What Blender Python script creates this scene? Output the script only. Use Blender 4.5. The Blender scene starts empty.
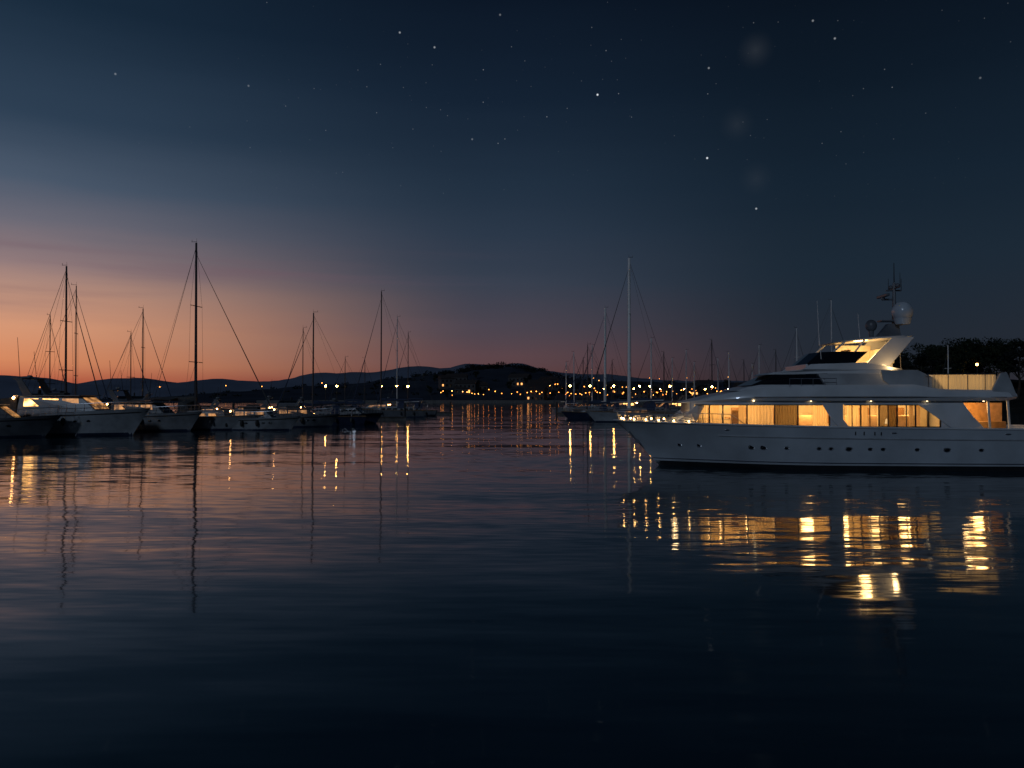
import bpy, bmesh, math, random
from mathutils import Vector, Matrix, noise
random.seed(7)
scene=bpy.context.scene
COL=scene.collection
R=math.radians
def lin(c):
    o=[]
    for v in c:
        v/=255.0
        o.append(v/12.92 if v<=0.04045 else ((v+0.055)/1.055)**2.4)
    return (o[0],o[1],o[2],1.0)

# ------------------------------------------------------------ materials
def mat(name,col,rough=0.5,metal=0.0,var=0.0,scale=3.0,bump=0.0,spec=0.5,coat=0.0):
    m=bpy.data.materials.new(name); m.use_nodes=True
    nt=m.node_tree; b=nt.nodes['Principled BSDF']
    b.inputs['Base Color'].default_value=(*col,1)
    b.inputs['Roughness'].default_value=rough
    b.inputs['Metallic'].default_value=metal
    b.inputs['Specular IOR Level'].default_value=spec
    b.inputs['Coat Weight'].default_value=coat
    tc=nt.nodes.new('ShaderNodeTexCoord')
    n=nt.nodes.new('ShaderNodeTexNoise'); n.inputs['Scale'].default_value=scale; n.inputs['Detail'].default_value=5
    nt.links.new(tc.outputs['Object'],n.inputs['Vector'])
    if var>0:
        r=nt.nodes.new('ShaderNodeValToRGB')
        r.color_ramp.elements[0].position=0.3; r.color_ramp.elements[1].position=0.7
        r.color_ramp.elements[0].color=(*[max(0,c*(1-var)) for c in col],1)
        r.color_ramp.elements[1].color=(*[min(1,c*(1+var)) for c in col],1)
        nt.links.new(n.outputs['Fac'],r.inputs['Fac']); nt.links.new(r.outputs['Color'],b.inputs['Base Color'])
    if bump>0:
        bp=nt.nodes.new('ShaderNodeBump'); bp.inputs['Strength'].default_value=bump; bp.inputs['Distance'].default_value=0.05
        nt.links.new(n.outputs['Fac'],bp.inputs['Height']); nt.links.new(bp.outputs['Normal'],b.inputs['Normal'])
    return m
def emat(name,col,strength,var=0.0,scale=2.0,sample=False):
    m=bpy.data.materials.new(name); m.use_nodes=True
    nt=m.node_tree; b=nt.nodes['Principled BSDF']
    b.inputs['Base Color'].default_value=(0.3,0.3,0.3,1)
    b.inputs['Emission Color'].default_value=(*col,1)
    b.inputs['Emission Strength'].default_value=strength
    if var>0:
        tc=nt.nodes.new('ShaderNodeTexCoord'); n=nt.nodes.new('ShaderNodeTexNoise'); n.inputs['Scale'].default_value=scale
        mr=nt.nodes.new('ShaderNodeMapRange'); mr.inputs[1].default_value=0.35; mr.inputs[2].default_value=0.65
        mr.inputs[3].default_value=strength*(1-var); mr.inputs[4].default_value=strength*(1+var)
        nt.links.new(tc.outputs['Object'],n.inputs['Vector']); nt.links.new(n.outputs['Fac'],mr.inputs[0]); nt.links.new(mr.outputs[0],b.inputs['Emission Strength'])
    try: m.cycles.emission_sampling='FRONT' if sample else 'NONE'
    except Exception: pass
    return m
def glassmat(name,tint):
    m=bpy.data.materials.new(name); m.use_nodes=True
    nt=m.node_tree; nt.nodes.clear()
    o=nt.nodes.new('ShaderNodeOutputMaterial'); mx=nt.nodes.new('ShaderNodeMixShader')
    t=nt.nodes.new('ShaderNodeBsdfTransparent'); g=nt.nodes.new('ShaderNodeBsdfGlossy')
    t.inputs['Color'].default_value=(*tint,1); g.inputs['Roughness'].default_value=0.03
    lw=nt.nodes.new('ShaderNodeFresnel'); lw.inputs['IOR'].default_value=1.45
    nt.links.new(lw.outputs[0],mx.inputs[0]); nt.links.new(t.outputs[0],mx.inputs[1]); nt.links.new(g.outputs[0],mx.inputs[2]); nt.links.new(mx.outputs[0],o.inputs[0])
    return m
def transl(name,col):
    m=bpy.data.materials.new(name); m.use_nodes=True
    nt=m.node_tree; nt.nodes.clear()
    o=nt.nodes.new('ShaderNodeOutputMaterial'); mx=nt.nodes.new('ShaderNodeMixShader'); mx.inputs[0].default_value=0.55
    d=nt.nodes.new('ShaderNodeBsdfDiffuse'); t=nt.nodes.new('ShaderNodeBsdfTranslucent')
    d.inputs['Color'].default_value=(*col,1); t.inputs['Color'].default_value=(*col,1)
    nt.links.new(d.outputs[0],mx.inputs[1]); nt.links.new(t.outputs[0],mx.inputs[2]); nt.links.new(mx.outputs[0],o.inputs[0])
    return m
HULLP=mat('yacht_hull_paint',(0.42,0.46,0.5),0.28,0,0.16,0.6,coat=0.4)
GEL=mat('white_gelcoat',(0.56,0.58,0.6),0.28,0,0.14,0.7,coat=0.4)
GELM=mat('mid_tone_gelcoat',(0.32,0.34,0.36),0.35,0,0.2,1.2)  # gelcoat toned down to darken pale hulls and upper works
GEL2=mat('darkened_gelcoat',(0.22,0.235,0.25),0.4,0,0.25,1.2)  # base tone lowered to darken the moored boats
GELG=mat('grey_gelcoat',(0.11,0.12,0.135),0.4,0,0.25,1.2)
NAVY=mat('navy_paint',(0.02,0.03,0.06),0.3,0,0.2,1.5)
BLACKP=mat('black_antifouling',(0.012,0.014,0.018),0.5,0,0.3,2)
TEAK=mat('teak',(0.2,0.12,0.06),0.55,0,0.25,6,0.2)
WOODIN=mat('varnished_wood',(0.4,0.22,0.09),0.35,0,0.3,4)
CREAM=mat('cream_lining',(0.8,0.72,0.55),0.6,0,0.18,1.5)
SOFA=mat('sofa_fabric',(0.4,0.28,0.16),0.8,0,0.2,5)
STEEL=mat('polished_steel',(0.45,0.45,0.47),0.3,1.0,0.05)
ALU=mat('mast_aluminium',(0.04,0.04,0.045),0.5,0.0,0.1)
ALUW=mat('white_mast_paint',(0.85,0.82,0.78),0.4,0.0,0.06)
WIRE=mat('rigging_wire',(0.05,0.05,0.055),0.5,0.5)
DGLASS=mat('tinted_glass',(0.006,0.008,0.012),0.05,0,0.1,1,spec=0.5)
CGLASS=glassmat('clear_glass',(0.95,0.93,0.9))
SGLASS=glassmat('glow_dimming_glass',(0.5,0.47,0.43))  # darker tint on a few saloon panes makes their glow uneven
CANV=mat('blue_canvas',(0.03,0.045,0.09),0.85,0,0.25,4,0.3)
CANVG=mat('grey_canvas',(0.06,0.06,0.06),0.9,0,0.25,4,0.3)
CURT=transl('curtain_cloth',(0.9,0.8,0.58))
RUBBER=mat('black_rubber',(0.02,0.02,0.02),0.7)
CONC=mat('weathered_concrete',(0.12,0.115,0.11),0.85,0,0.3,1.5,0.3)
PLANK=mat('dock_planks',(0.08,0.07,0.06),0.8,0,0.35,3,0.4)
STONE=mat('rendered_wall',(0.06,0.058,0.06),0.85,0,0.2,1)
ROOF=mat('clay_tiles',(0.04,0.03,0.028),0.85,0,0.3,3,0.5)
POST=mat('lamp_post_paint',(0.03,0.03,0.03),0.6,0,0.2)
BARK=mat('bark',(0.04,0.03,0.022),0.9,0,0.3,4,0.5)
LEAF=mat('foliage',(0.02,0.028,0.016),0.8,0,0.5,1.2,spec=0.1)
LEAF2=mat('dark_foliage',(0.018,0.023,0.022),0.85,0,0.5,0.8,spec=0.1)
WARM=emat('warm_bulb',(1,0.42,0.1),16)
WARMS=emat('sodium_bulb',(1,0.3,0.045),8)
WARMD=emat('dock_bulb',(1,0.46,0.11),200)
COURT=emat('courtesy_light',(1,0.55,0.18),44)
DECKL=emat('cockpit_bulb',(1,0.45,0.14),38)
CABW=emat('lit_cabin_window',(1,0.48,0.13),3.0,0.85,1.5)
CABD=emat('dim_cabin_window',(1,0.45,0.14),0.4,0.8,1.5)
HOUSEW=emat('lit_house_window',(1,0.4,0.1),1.6,0.6,0.2)
LEDW=emat('deck_downlight',(1,0.7,0.35),5)
GLOW=emat('shade_and_door_glow',(1,0.7,0.35),3.0)

# ------------------------------------------------------------ mesh builder
class MB:
    def __init__(s): s.v=[]; s.f=[]
    def box(s,c,d,rz=0):
        b=len(s.v); cx,cy,cz=c; x,y,z=d[0]/2,d[1]/2,d[2]/2
        co,si=math.cos(rz),math.sin(rz)
        for dx,dy,dz in ((-x,-y,-z),(x,-y,-z),(x,y,-z),(-x,y,-z),(-x,-y,z),(x,-y,z),(x,y,z),(-x,y,z)):
            s.v.append((cx+dx*co-dy*si,cy+dx*si+dy*co,cz+dz))
        for f in ((0,3,2,1),(4,5,6,7),(0,1,5,4),(1,2,6,5),(2,3,7,6),(3,0,4,7)): s.f.append(tuple(b+i for i in f))
        return s
    def tube(s,p0,p1,r0,r1=None,n=6):
        if r1 is None: r1=r0
        p0=Vector(p0);p1=Vector(p1); d=(p1-p0)
        if d.length<1e-6: return s
        d.normalize(); a=d.orthogonal().normalized(); c=d.cross(a)
        b=len(s.v)
        for p,r in((p0,r0),(p1,r1)):
            for i in range(n):
                t=2*math.pi*i/n; q=p+a*math.cos(t)*r+c*math.sin(t)*r; s.v.append(tuple(q))
        for i in range(n):
            j=(i+1)%n; s.f.append((b+i,b+j,b+n+j,b+n+i))
        s.f.append(tuple(b+i for i in range(n))[::-1]); s.f.append(tuple(b+n+i for i in range(n)))
        return s
    def path(s,pts,r,n=6):
        for i in range(len(pts)-1): s.tube(pts[i],pts[i+1],r,r,n)
        return s
    def sphere(s,c,r,n=12,m=8,sc=(1,1,1)):
        b=len(s.v)
        s.v.append((c[0],c[1],c[2]+r*sc[2]))
        for i in range(1,m):
            ph=math.pi*i/m
            for j in range(n):
                t=2*math.pi*j/n
                s.v.append((c[0]+r*sc[0]*math.sin(ph)*math.cos(t),c[1]+r*sc[1]*math.sin(ph)*math.sin(t),c[2]+r*sc[2]*math.cos(ph)))
        s.v.append((c[0],c[1],c[2]-r*sc[2])); e=len(s.v)-1
        for j in range(n):
            k=(j+1)%n
            s.f.append((b,b+1+j,b+1+k))
            for i in range(m-2):
                s.f.append((b+1+i*n+j,b+1+(i+1)*n+j,b+1+(i+1)*n+k,b+1+i*n+k))
            s.f.append((e,b+1+(m-2)*n+k,b+1+(m-2)*n+j))
        return s
    def prism(s,poly,y0,y1):
        b=len(s.v); n=len(poly)
        for y in(y0,y1):
            for x,z in poly: s.v.append((x,y,z))
        for i in range(n):
            j=(i+1)%n; s.f.append((b+i,b+j,b+n+j,b+n+i))
        s.f.append(tuple(b+i for i in range(n))[::-1]); s.f.append(tuple(b+n+i for i in range(n)))
        return s
    def loft(s,rings,closed=True,cap=True):
        b=len(s.v); n=len(rings[0])
        for r in rings: s.v.extend([tuple(p) for p in r])
        for i in range(len(rings)-1):
            for j in range(n if closed else n-1):
                k=(j+1)%n
                s.f.append((b+i*n+j,b+i*n+k,b+(i+1)*n+k,b+(i+1)*n+j))
        if cap:
            s.f.append(tuple(b+j for j in range(n))[::-1]); e=b+(len(rings)-1)*n
            s.f.append(tuple(e+j for j in range(n)))
        return s
    def obj(s,name,m,parent=None,smooth=False,bevel=0.0,loc=None,label=None):
        me=bpy.data.meshes.new(name); me.from_pydata(s.v,[],s.f)
        bm=bmesh.new(); bm.from_mesh(me)
        bmesh.ops.remove_doubles(bm,verts=bm.verts,dist=1e-5)
        bmesh.ops.recalc_face_normals(bm,faces=bm.faces); bm.to_mesh(me); bm.free()
        me.materials.append(m)
        o=bpy.data.objects.new(name,me); COL.objects.link(o)
        if parent: o.parent=parent
        if loc: o.location=loc
        if smooth:
            for p in me.polygons: p.use_smooth=True
            es=o.modifiers.new('es','EDGE_SPLIT'); es.split_angle=R(35)
        if bevel>0:
            bv=o.modifiers.new('bv','BEVEL'); bv.width=bevel; bv.segments=2; bv.limit_method='ANGLE'; bv.angle_limit=R(35)
        if label: o['label']=label
        return o
def thing(name,label,cat,loc,rz=0,group=None):
    e=bpy.data.objects.new(name,None); COL.objects.link(e); e.empty_display_size=0.5
    e.location=loc; e.rotation_euler=(0,0,rz); e['label']=label; e['category']=cat
    if group: e['group']=group
    return e
def copy_tree(src,loc,rz,scale=1.0):
    n=src.copy(); COL.objects.link(n); n.location=loc; n.rotation_euler=(0,0,rz); n.scale=(scale,)*3
    for c in src.children:
        k=c.copy(); COL.objects.link(k); k.parent=n
    return n
def plight(name,parent,loc,power,col=(1,0.62,0.28),r=0.08):
    l=bpy.data.lights.new(name,'POINT'); l.energy=power; l.color=col; l.shadow_soft_size=r
    o=bpy.data.objects.new(name,l); COL.objects.link(o); o.parent=parent; o.location=loc
    return o

# ------------------------------------------------------------ hull lofting
def hull_fn(L,B,zb,zs,rake,stern=0.85,qm=0.5,trake=0.0,flare=0.8,x0=0.0):
    def sheer(q): return zs+(zb-zs)*(1-q)**2
    def pt(q,u,side):      # u 1 sheer, 0 waterline, <0 below
        xs=rake*(1-max(u,0))**0.9 + (0.25*rake*(-u) if u<0 else 0)
        xe=L-trake*(1-max(u,0))
        x=xs+(xe-xs)*q
        uu=max(u,0)
        p=0.62+(1-uu)*flare*0.6
        sh=math.sin(min(q/qm,1)*math.pi/2)**p if q>0 else 0
        if q>qm:
            k=(q-qm)/(1-qm); sh=1-(1-stern)*k*k
        bw=B/2*(0.86+0.14*uu) if u>=0 else B/2*0.86*(1+u*0.55)
        z=sheer(q)*u if u>=0 else u*0.6
        return (x+x0,side*bw*sh,z)
    return sheer,pt
def hull_mesh(pt,us,N=26,stern=True,off=1.0):
    m=MB(); rings=[]
    for i in range(N+1):
        q=(i/N)**1.4
        r=[pt(q,u,-1) for u in us]+[pt(q,u,1) for u in us[::-1]]
        rings.append([(a,b*off,c) for a,b,c in r])
    m.loft(rings,closed=False,cap=False)
    if stern:
        b=len(m.v); m.v.extend(rings[-1]); m.f.append(tuple(range(b,b+len(rings[-1]))))
    return m
def deck_mesh(pt,sheer,drop,q0=0,q1=1,N=24,inset=0.97,th=0.03):
    m=MB(); rings=[]
    for i in range(N+1):
        q=max(q0+(q1-q0)*i/N,0.004)
        u=1-drop/sheer(q); ul=u-th/sheer(q)
        a=pt(q,u,-1); b=pt(q,u,1); c=pt(q,ul,-1); d=pt(q,ul,1)
        rings.append([(a[0],a[1]*inset,a[2]),(a[0],0,a[2]+0.02),(b[0],b[1]*inset,b[2]),(d[0],d[1]*inset,d[2]),(c[0],c[1]*inset,c[2])])
    m.loft(rings); return m

# ------------------------------------------------------------ sailboat
def sailboat(loc,rz,L,H,label,group='sailing boats moored in the marina',hullm=GEL2,mastm=ALU,cover=CANV,lit=0,mastx=0.42,detail=2,bimini=False,rs=1.0,name='sailboat',sprayhood=True,ms=1.0):
    # loc is the foot of the mast; the hull is set around it
    off=(mastx-0.5)*L
    loc=(loc[0]-off*math.cos(rz),loc[1]-off*math.sin(rz),0)
    e=thing(name,label,'sailing boat',loc,rz,group)
    B=L*0.3; zb=0.115*L; zs=0.09*L; x0=-L/2
    sheer,pt=hull_fn(L,B,zb,zs,L*0.11,0.7,0.55,L*0.03,0.5,x0)
    hull_mesh(pt,[1,0.8,0.5,0.25,0,-0.5,-1],18 if detail>1 else 12).obj('hull',hullm,e,True)
    if detail>1:
        hull_mesh(pt,[0.12,0,-0.4],18,False,1.012).obj('waterline_stripe',NAVY,e,True)
        for sd in(-1,1):
            MB().path([pt(i/16,1,sd) for i in range(17)],0.045).obj('rub_rail',TEAK,e)
    deck_mesh(pt,sheer,0.03,N=14).obj('deck',TEAK if detail>1 else GEL2,e)
    dz=zs
    cab=MB(); rings=[]
    for fx,hh,w in((0.30,0.02,0.16),(0.36,0.045,0.3),(0.5,0.055,0.36),(0.66,0.055,0.36),(0.67,0.0,0.36)):
        x=x0+fx*L; w=w*B; h=hh*L; z=dz-0.02
        rings.append([(x,-w,z),(x,-w*0.86,z+h*0.9+0.02),(x,0,z+h+0.03),(x,w*0.86,z+h*0.9+0.02),(x,w,z)])
    cab.loft(rings); ca=cab.obj('cabin',GEL2,e,True)
    wm={0:DGLASS,1:CABW,2:CABD}[lit]
    for sd in(-1,1):
        for a,b in((0.40,0.46),(0.48,0.54),(0.56,0.62)):
            w=MB(); y=B*0.355*sd
            w.prism([(x0+a*L,dz+0.014*L),(x0+b*L,dz+0.014*L),(x0+b*L,dz+0.032*L),(x0+(a+0.01)*L,dz+0.032*L)],*sorted((y-0.02,y+0.02)))
            w.obj('window',wm,ca)
    mx=x0+mastx*L
    mr=0.085*rs*ms
    mt=MB().tube((mx,0,dz-0.3),(mx+0.004*L,0,H),mr,mr*0.65,8).obj('mast',mastm,e,True)
    for f in((0.36,0.66) if H>13 else (0.5,)):
        z=H*f; w=B*0.33*(1.15-f*0.5)
        MB().tube((mx,-w,z),(mx,w,z),0.04*rs,0.04*rs).obj('spreader',mastm,mt)
    mh=MB().tube((mx,0,H),(mx+0.02,0,H+0.5),0.015*rs,0.01*rs,4)
    mh.box((mx+0.3,0,H+0.12),(0.6,0.04*rs,0.04*rs)).tube((mx+0.55,0,H+0.1),(mx+0.55,0,H+0.35),0.02*rs,n=4)
    mh.obj('masthead_vane',WIRE,mt)
    bz=dz+0.09*L+0.5
    bl=L*0.36
    MB().tube((mx+0.1,0,bz),(mx+bl,0,bz+0.12),0.08*rs,0.07*rs,8).obj('boom',mastm,e,True)
    cv=MB(); rings=[]
    for i in range(9):
        t=i/8; x=mx+0.05+t*bl; r=0.27*(1-0.62*t)+0.025*math.sin(i*2.1); zz=bz+0.12*t+r*0.85
        rings.append([(x,math.cos(a)*r*0.6,zz+math.sin(a)*r) for a in [k*math.pi/4 for k in range(8)]])
    cv.loft(rings).obj('sail_cover',cover,e,True)
    rw=0.0115*rs
    rg=MB()
    st=(L/2-0.1,0,zs)
    top=(mx,0,H-0.2)
    rg.tube(top,st,rw*1.9,rw*1.9,4)
    for sd in(-1,1):
        ch=(mx+0.02*L,sd*B*0.47,zs)
        if H>13:
            z1=H*0.66; w1=B*0.33*(1.15-0.33)*sd
            z0=H*0.36; w0=B*0.33*(1.15-0.18)*sd
            rg.path([top,(mx,w1,z1),(mx,w0,z0),ch],rw,4)
        else: rg.path([top,(mx,B*0.33*0.9*sd,H*0.5),ch],rw,4)
        rg.tube((mx,0,H*0.36),(ch[0]+0.5,ch[1],ch[2]),rw,rw,4)
    rg.tube((mx+bl,0,bz+0.1),(mx,0,H-0.3),rw,rw,4)
    rg.obj('rigging',WIRE,e)
    fs=MB(); fb=Vector((x0+0.2,0,zb+0.3)); ft=Vector((mx-0.05,0,H*0.93)); n=10
    for i in range(n):
        a=fb.lerp(ft,i/n); b=fb.lerp(ft,(i+1)/n)
        fs.tube(a,b,(0.07-0.05*i/n)*rs,(0.07-0.05*(i+1)/n)*rs,6)
    fs.obj('furled_jib',cover if random.random()<0.5 else CANVG,e,True)
    if detail>1:
        for sd in(-1,1):
            rl=MB(); top_=[]
            for i in range(1,12):
                p=pt(i/12,1,sd); rl.tube((p[0],p[1]*0.96,p[2]),(p[0],p[1]*0.96,p[2]+0.6),0.014,n=4); top_.append((p[0],p[1]*0.96,p[2]+0.6))
            rl.path([(x0-0.05,0.15*sd,zb+0.65)]+top_,0.014,4); rl.path([(a,b,c-0.3) for a,b,c in top_],0.009,4)
            rl.obj('guard_rail',STEEL,e)
        wh=MB(); cx=L/2-0.16*L
        wh.tube((cx,0,zs-0.1),(cx,0,zs+0.75),0.07,0.05)
        pts=[(cx+0.1,0.45*math.cos(a),zs+0.75+0.45*math.sin(a)) for a in [k*math.pi/8 for k in range(17)]]
        wh.path(pts,0.02,5)
        for k in range(3):
            a=k*math.pi/3; wh.tube((cx+0.1,0.45*math.cos(a),zs+0.75+0.45*math.sin(a)),(cx+0.1,-0.45*math.cos(a),zs+0.75-0.45*math.sin(a)),0.012,n=4)
        wh.obj('steering_wheel',STEEL,e)
        for i in(5,8,10):
            for sd in(-1,1):
                p=pt(i/12,1,sd); MB().sphere((p[0],p[1]*1.04+0.12*sd,p[2]-0.45),0.15,8,6,(1,1,2.2)).obj('fender',CANVG,e,True)
    if sprayhood:
        hd=MB(); rings=[]
        for a,h in((0.62,0.03),(0.64,0.09),(0.69,0.105),(0.71,0.1)):
            x=x0+a*L; w=B*0.33; z=dz+0.03*L
            rings.append([(x,-w,z),(x,-w*0.9,z+h*L*0.8),(x,0,z+h*L),(x,w*0.9,z+h*L*0.8),(x,w,z)])
        hd.loft(rings,cap=False).obj('sprayhood',cover,e,True)
    if bimini:
        bm_=MB(); x1=x0+0.76*L; x2=x0+0.96*L; z=zs+2.0; w=B*0.36
        rings=[]
        for t in(0,0.33,0.66,1):
            x=x1+(x2-x1)*t; k=0.1*math.sin(t*math.pi)
            rings.append([(x,-w,z-0.1+k),(x,0,z+0.12+k),(x,w,z-0.1+k),(x,w,z-0.14+k),(x,0,z+0.08+k),(x,-w,z-0.14+k)])
        bm_.loft(rings).obj('bimini',cover,e,True)
        bp=MB()
        for sd in(-1,1):
            for x in(x1,x2): bp.tube((x*0.5+(x1+x2)*0.25,sd*w*1.1,zs),(x,sd*w,z-0.1),0.02,n=5)
        bp.obj('bimini_frame',STEEL,e)
    return e

# ------------------------------------------------------------ motor cruiser
def cruiser(loc,rz,L,label,hullm=GEL,lit=1,fly=True,arch=True,name='motor_cruiser',canvas=None,sc=1.0):
    e=thing(name,label,'motor boat',loc,rz,'motor boats moored in the marina')
    B=L*0.3; zb=0.17*L; zs=0.135*L; x0=-L/2
    sheer,pt=hull_fn(L,B,zb,zs,L*0.12,0.9,0.5,0,0.9,x0)
    hull_mesh(pt,[1,0.85,0.6,0.35,0.15,0,-0.5,-1],20).obj('hull',hullm,e,True)
    hull_mesh(pt,[0.1,0,-0.4],20,False,1.012).obj('waterline_stripe',NAVY,e,True)
    deck_mesh(pt,sheer,0.1,N=16).obj('deck',GELG,e)
    for sd in(-1,1):
        MB().path([(a,b*1.01,c) for a,b,c in [pt(i/20,0.86,sd) for i in range(21)]],0.05).obj('rub_rail',RUBBER,e)
    for sd in(-1,1):
        for q in(0.3,0.38,0.46,0.6):
            p=pt(q,0.6,sd); MB().sphere((p[0],p[1]*1.0,p[2]),0.14,12,6,(1.4,0.25,0.7)).obj('porthole',DGLASS,e,True)
    z=zs-0.1; w=B*0.38; h=0.115*L
    HM=GELM if hullm is GELM else GELG
    def prof(a,b,c,d,z0,z1,ww,taper=0.88):
        mm=MB(); r=[]
        for x,zz,wi in((a,z0,ww*0.75),(b,z1,ww*0.7*taper),(c,z1,ww*taper),(d,z0,ww)): r.append((x,zz,wi))
        A,Bp,C,D=r
        mm.v=[(A[0],-A[2],A[1]),(Bp[0],-Bp[2],Bp[1]),(C[0],-C[2],C[1]),(D[0],-D[2],D[1]),(A[0],A[2],A[1]),(Bp[0],Bp[2],Bp[1]),(C[0],C[2],C[1]),(D[0],D[2],D[1])]
        mm.f=[(0,1,2,3),(4,7,6,5),(0,4,5,1),(1,5,6,2),(2,6,7,3),(0,3,7,4)]
        return mm
    ho=prof(x0+0.28*L,x0+0.42*L,x0+0.80*L,x0+0.82*L,z,z+h,w).obj('deckhouse',HM,e,False,0.06)
    wm={0:DGLASS,1:CABW,2:CABD}[lit]
    for sd in(-1,1):
        for k,(a,b) in enumerate(((0.42,0.53),(0.545,0.655),(0.67,0.77))):
            za,zb_=z+h*0.45,z+h*0.86
            def yy(x,zz):
                t=(zz-z)/h; fx=(x-(x0+0.28*L))/(0.54*L); fb=0.75+(1-0.75)*min(max(fx,0),1); ft=0.7*0.88+(0.88-0.7*0.88)*min(max((x-(x0+0.42*L))/(0.38*L),0),1)
                return w*(fb*(1-t)+ft*t)+0.02
            P=[(x0+a*L,za),(x0+b*L,za),(x0+b*L,zb_),(x0+(a+0.01)*L,zb_)]
            mm=MB(); mm.v=[(x,sd*yy(x,q),q) for x,q in P]+[(x,sd*(yy(x,q)-0.05),q) for x,q in P]
            mm.f=[(0,1,2,3),(4,5,6,7),(0,1,5,4),(1,2,6,5),(2,3,7,6),(3,0,4,7)]
            mm.obj('window',wm if not(lit==1 and k==0) else CABD,ho)
    p0=Vector((x0+0.28*L,0,z)); p1=Vector((x0+0.42*L,0,z+h)); nrm=Vector((-h,0,0.14*L)).normalized()*0.03
    a=p0.lerp(p1,0.3)+nrm; b=p0.lerp(p1,0.9)+nrm
    for y0_,y1_ in((-0.62,-0.22),(-0.2,0.2),(0.22,0.62)):
        ws=MB(); ws.v=[(a.x,w*y0_,a.z),(a.x,w*y1_,a.z),(b.x,w*y1_*0.92,b.z),(b.x,w*y0_*0.92,b.z)]; ws.f=[(0,1,2,3)]
        ws.obj('windscreen_pane',DGLASS if lit!=1 else CABD,ho)
    MB().box((x0+0.62*L,0,z+h+0.04),(0.44*L,w*1.95,0.08)).obj('roof',GEL2,e,False,0.03)
    top=z+h+0.08
    if fly:
        fl=MB(); cw=w*0.86; fh=0.05*L
        rings=[]
        for x,k in((0.44,0.7),(0.47,0.85),(0.6,1),(0.8,1)):
            X=x0+x*L; rings.append([(X,-cw*k,top),(X,-cw*k*1.03,top+fh),(X,cw*k*1.03,top+fh),(X,cw*k,top)])
        fl.loft(rings).obj('flybridge',HM,e,False,0.03)
        fw=MB()
        pts=[(0.8,-1),(0.55,-1),(0.47,-0.7),(0.455,0),(0.47,0.7),(0.55,1),(0.8,1)]
        lo=[(x0+x*L,cw*y,top+fh) for x,y in pts]; hi=[(x0+x*L+0.25,cw*y*0.96,top+fh+0.35) for x,y in pts]
        fw.v=lo+hi; fw.f=[(i,i+1,i+8,i+7) for i in range(6)]
        fw.obj('fly_windscreen',DGLASS,e)
        st=MB().box((x0+0.62*L,-0.4,top+fh+0.15),(0.5,0.5,0.3)).box((x0+0.64*L+0.2,-0.4,top+fh+0.5),(0.12,0.5,0.6))
        st.obj('helm_seat',CANVG,e,False,0.04)
    else:
        MB().box((x0+0.6*L,0.2,top+0.12),(1.6,0.9,0.2)).obj('life_raft',CANVG,e,False,0.06)
    ah=top+0.1*L
    if arch:
        ar=MB()
        for sd in(-1,1):
            ar.prism([(x0+0.72*L,top),(x0+0.78*L,top),(x0+0.83*L,ah),(x0+0.79*L,ah)],sd*w*0.85-0.06,sd*w*0.85+0.06)
        ar.box((x0+0.81*L,0,ah+0.04),(0.06*L,w*1.85,0.1)); ar.obj('radar_arch',GELG,e,False,0.02)
        MB().sphere((x0+0.81*L,0,ah+0.25),0.26,14,8,(1,1,0.55)).obj('radar_dome',GEL2,e,True)
        for yk,hk in((0.7,0.26),(-0.6,0.18)): MB().tube((x0+0.815*L,w*yk,ah),(x0+0.835*L,w*yk,ah+hk*L),0.03,0.018,5).obj('antenna',ALU,e)
    if canvas:
        mm=MB(); X1=x0+0.81*L; X2=x0+0.99*L; rings=[]
        for t in(0,0.4,0.8,1):
            x=X1+(X2-X1)*t; zz=z+h*(1-0.15*t*t); ww=B*0.4
            rings.append([(x,-ww,z+0.15),(x,-ww*0.95,zz-0.15),(x,0,zz),(x,ww*0.95,zz-0.15),(x,ww,z+0.15)])
        mm.loft(rings).obj('cockpit_canopy',canvas,e,True)
    if lit:
        for sd in(-1,1): MB().sphere((x0+0.83*L,sd*w,z+h*0.9),0.08 if lit==2 else 0.12,8,6).obj('deck_light',DECKL,e,True)
    for sd in(-1,1):
        rl=MB(); tp=[]
        for i in range(0,11):
            p=pt(0.02+i*0.055,1,sd); hh=0.7
            rl.tube((p[0],p[1]*0.94,p[2]-0.05),(p[0]-0.05,p[1]*0.97,p[2]+hh),0.02,n=5); tp.append((p[0]-0.05,p[1]*0.97,p[2]+hh))
        rl.path(tp,0.025,5); rl.path([(x,y,q-0.35) for x,y,q in tp],0.014,4)
        rl.obj('bow_rail',STEEL,e)
    for q in(0.45,0.65,0.85):
        for sd in(-1,1):
            p=pt(q,0.6,sd); MB().sphere((p[0],p[1]+0.16*sd,p[2]),0.18,8,6,(1,1,2.1)).obj('fender',RUBBER,e,True)
    e.scale=(sc,)*3
    return e

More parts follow.
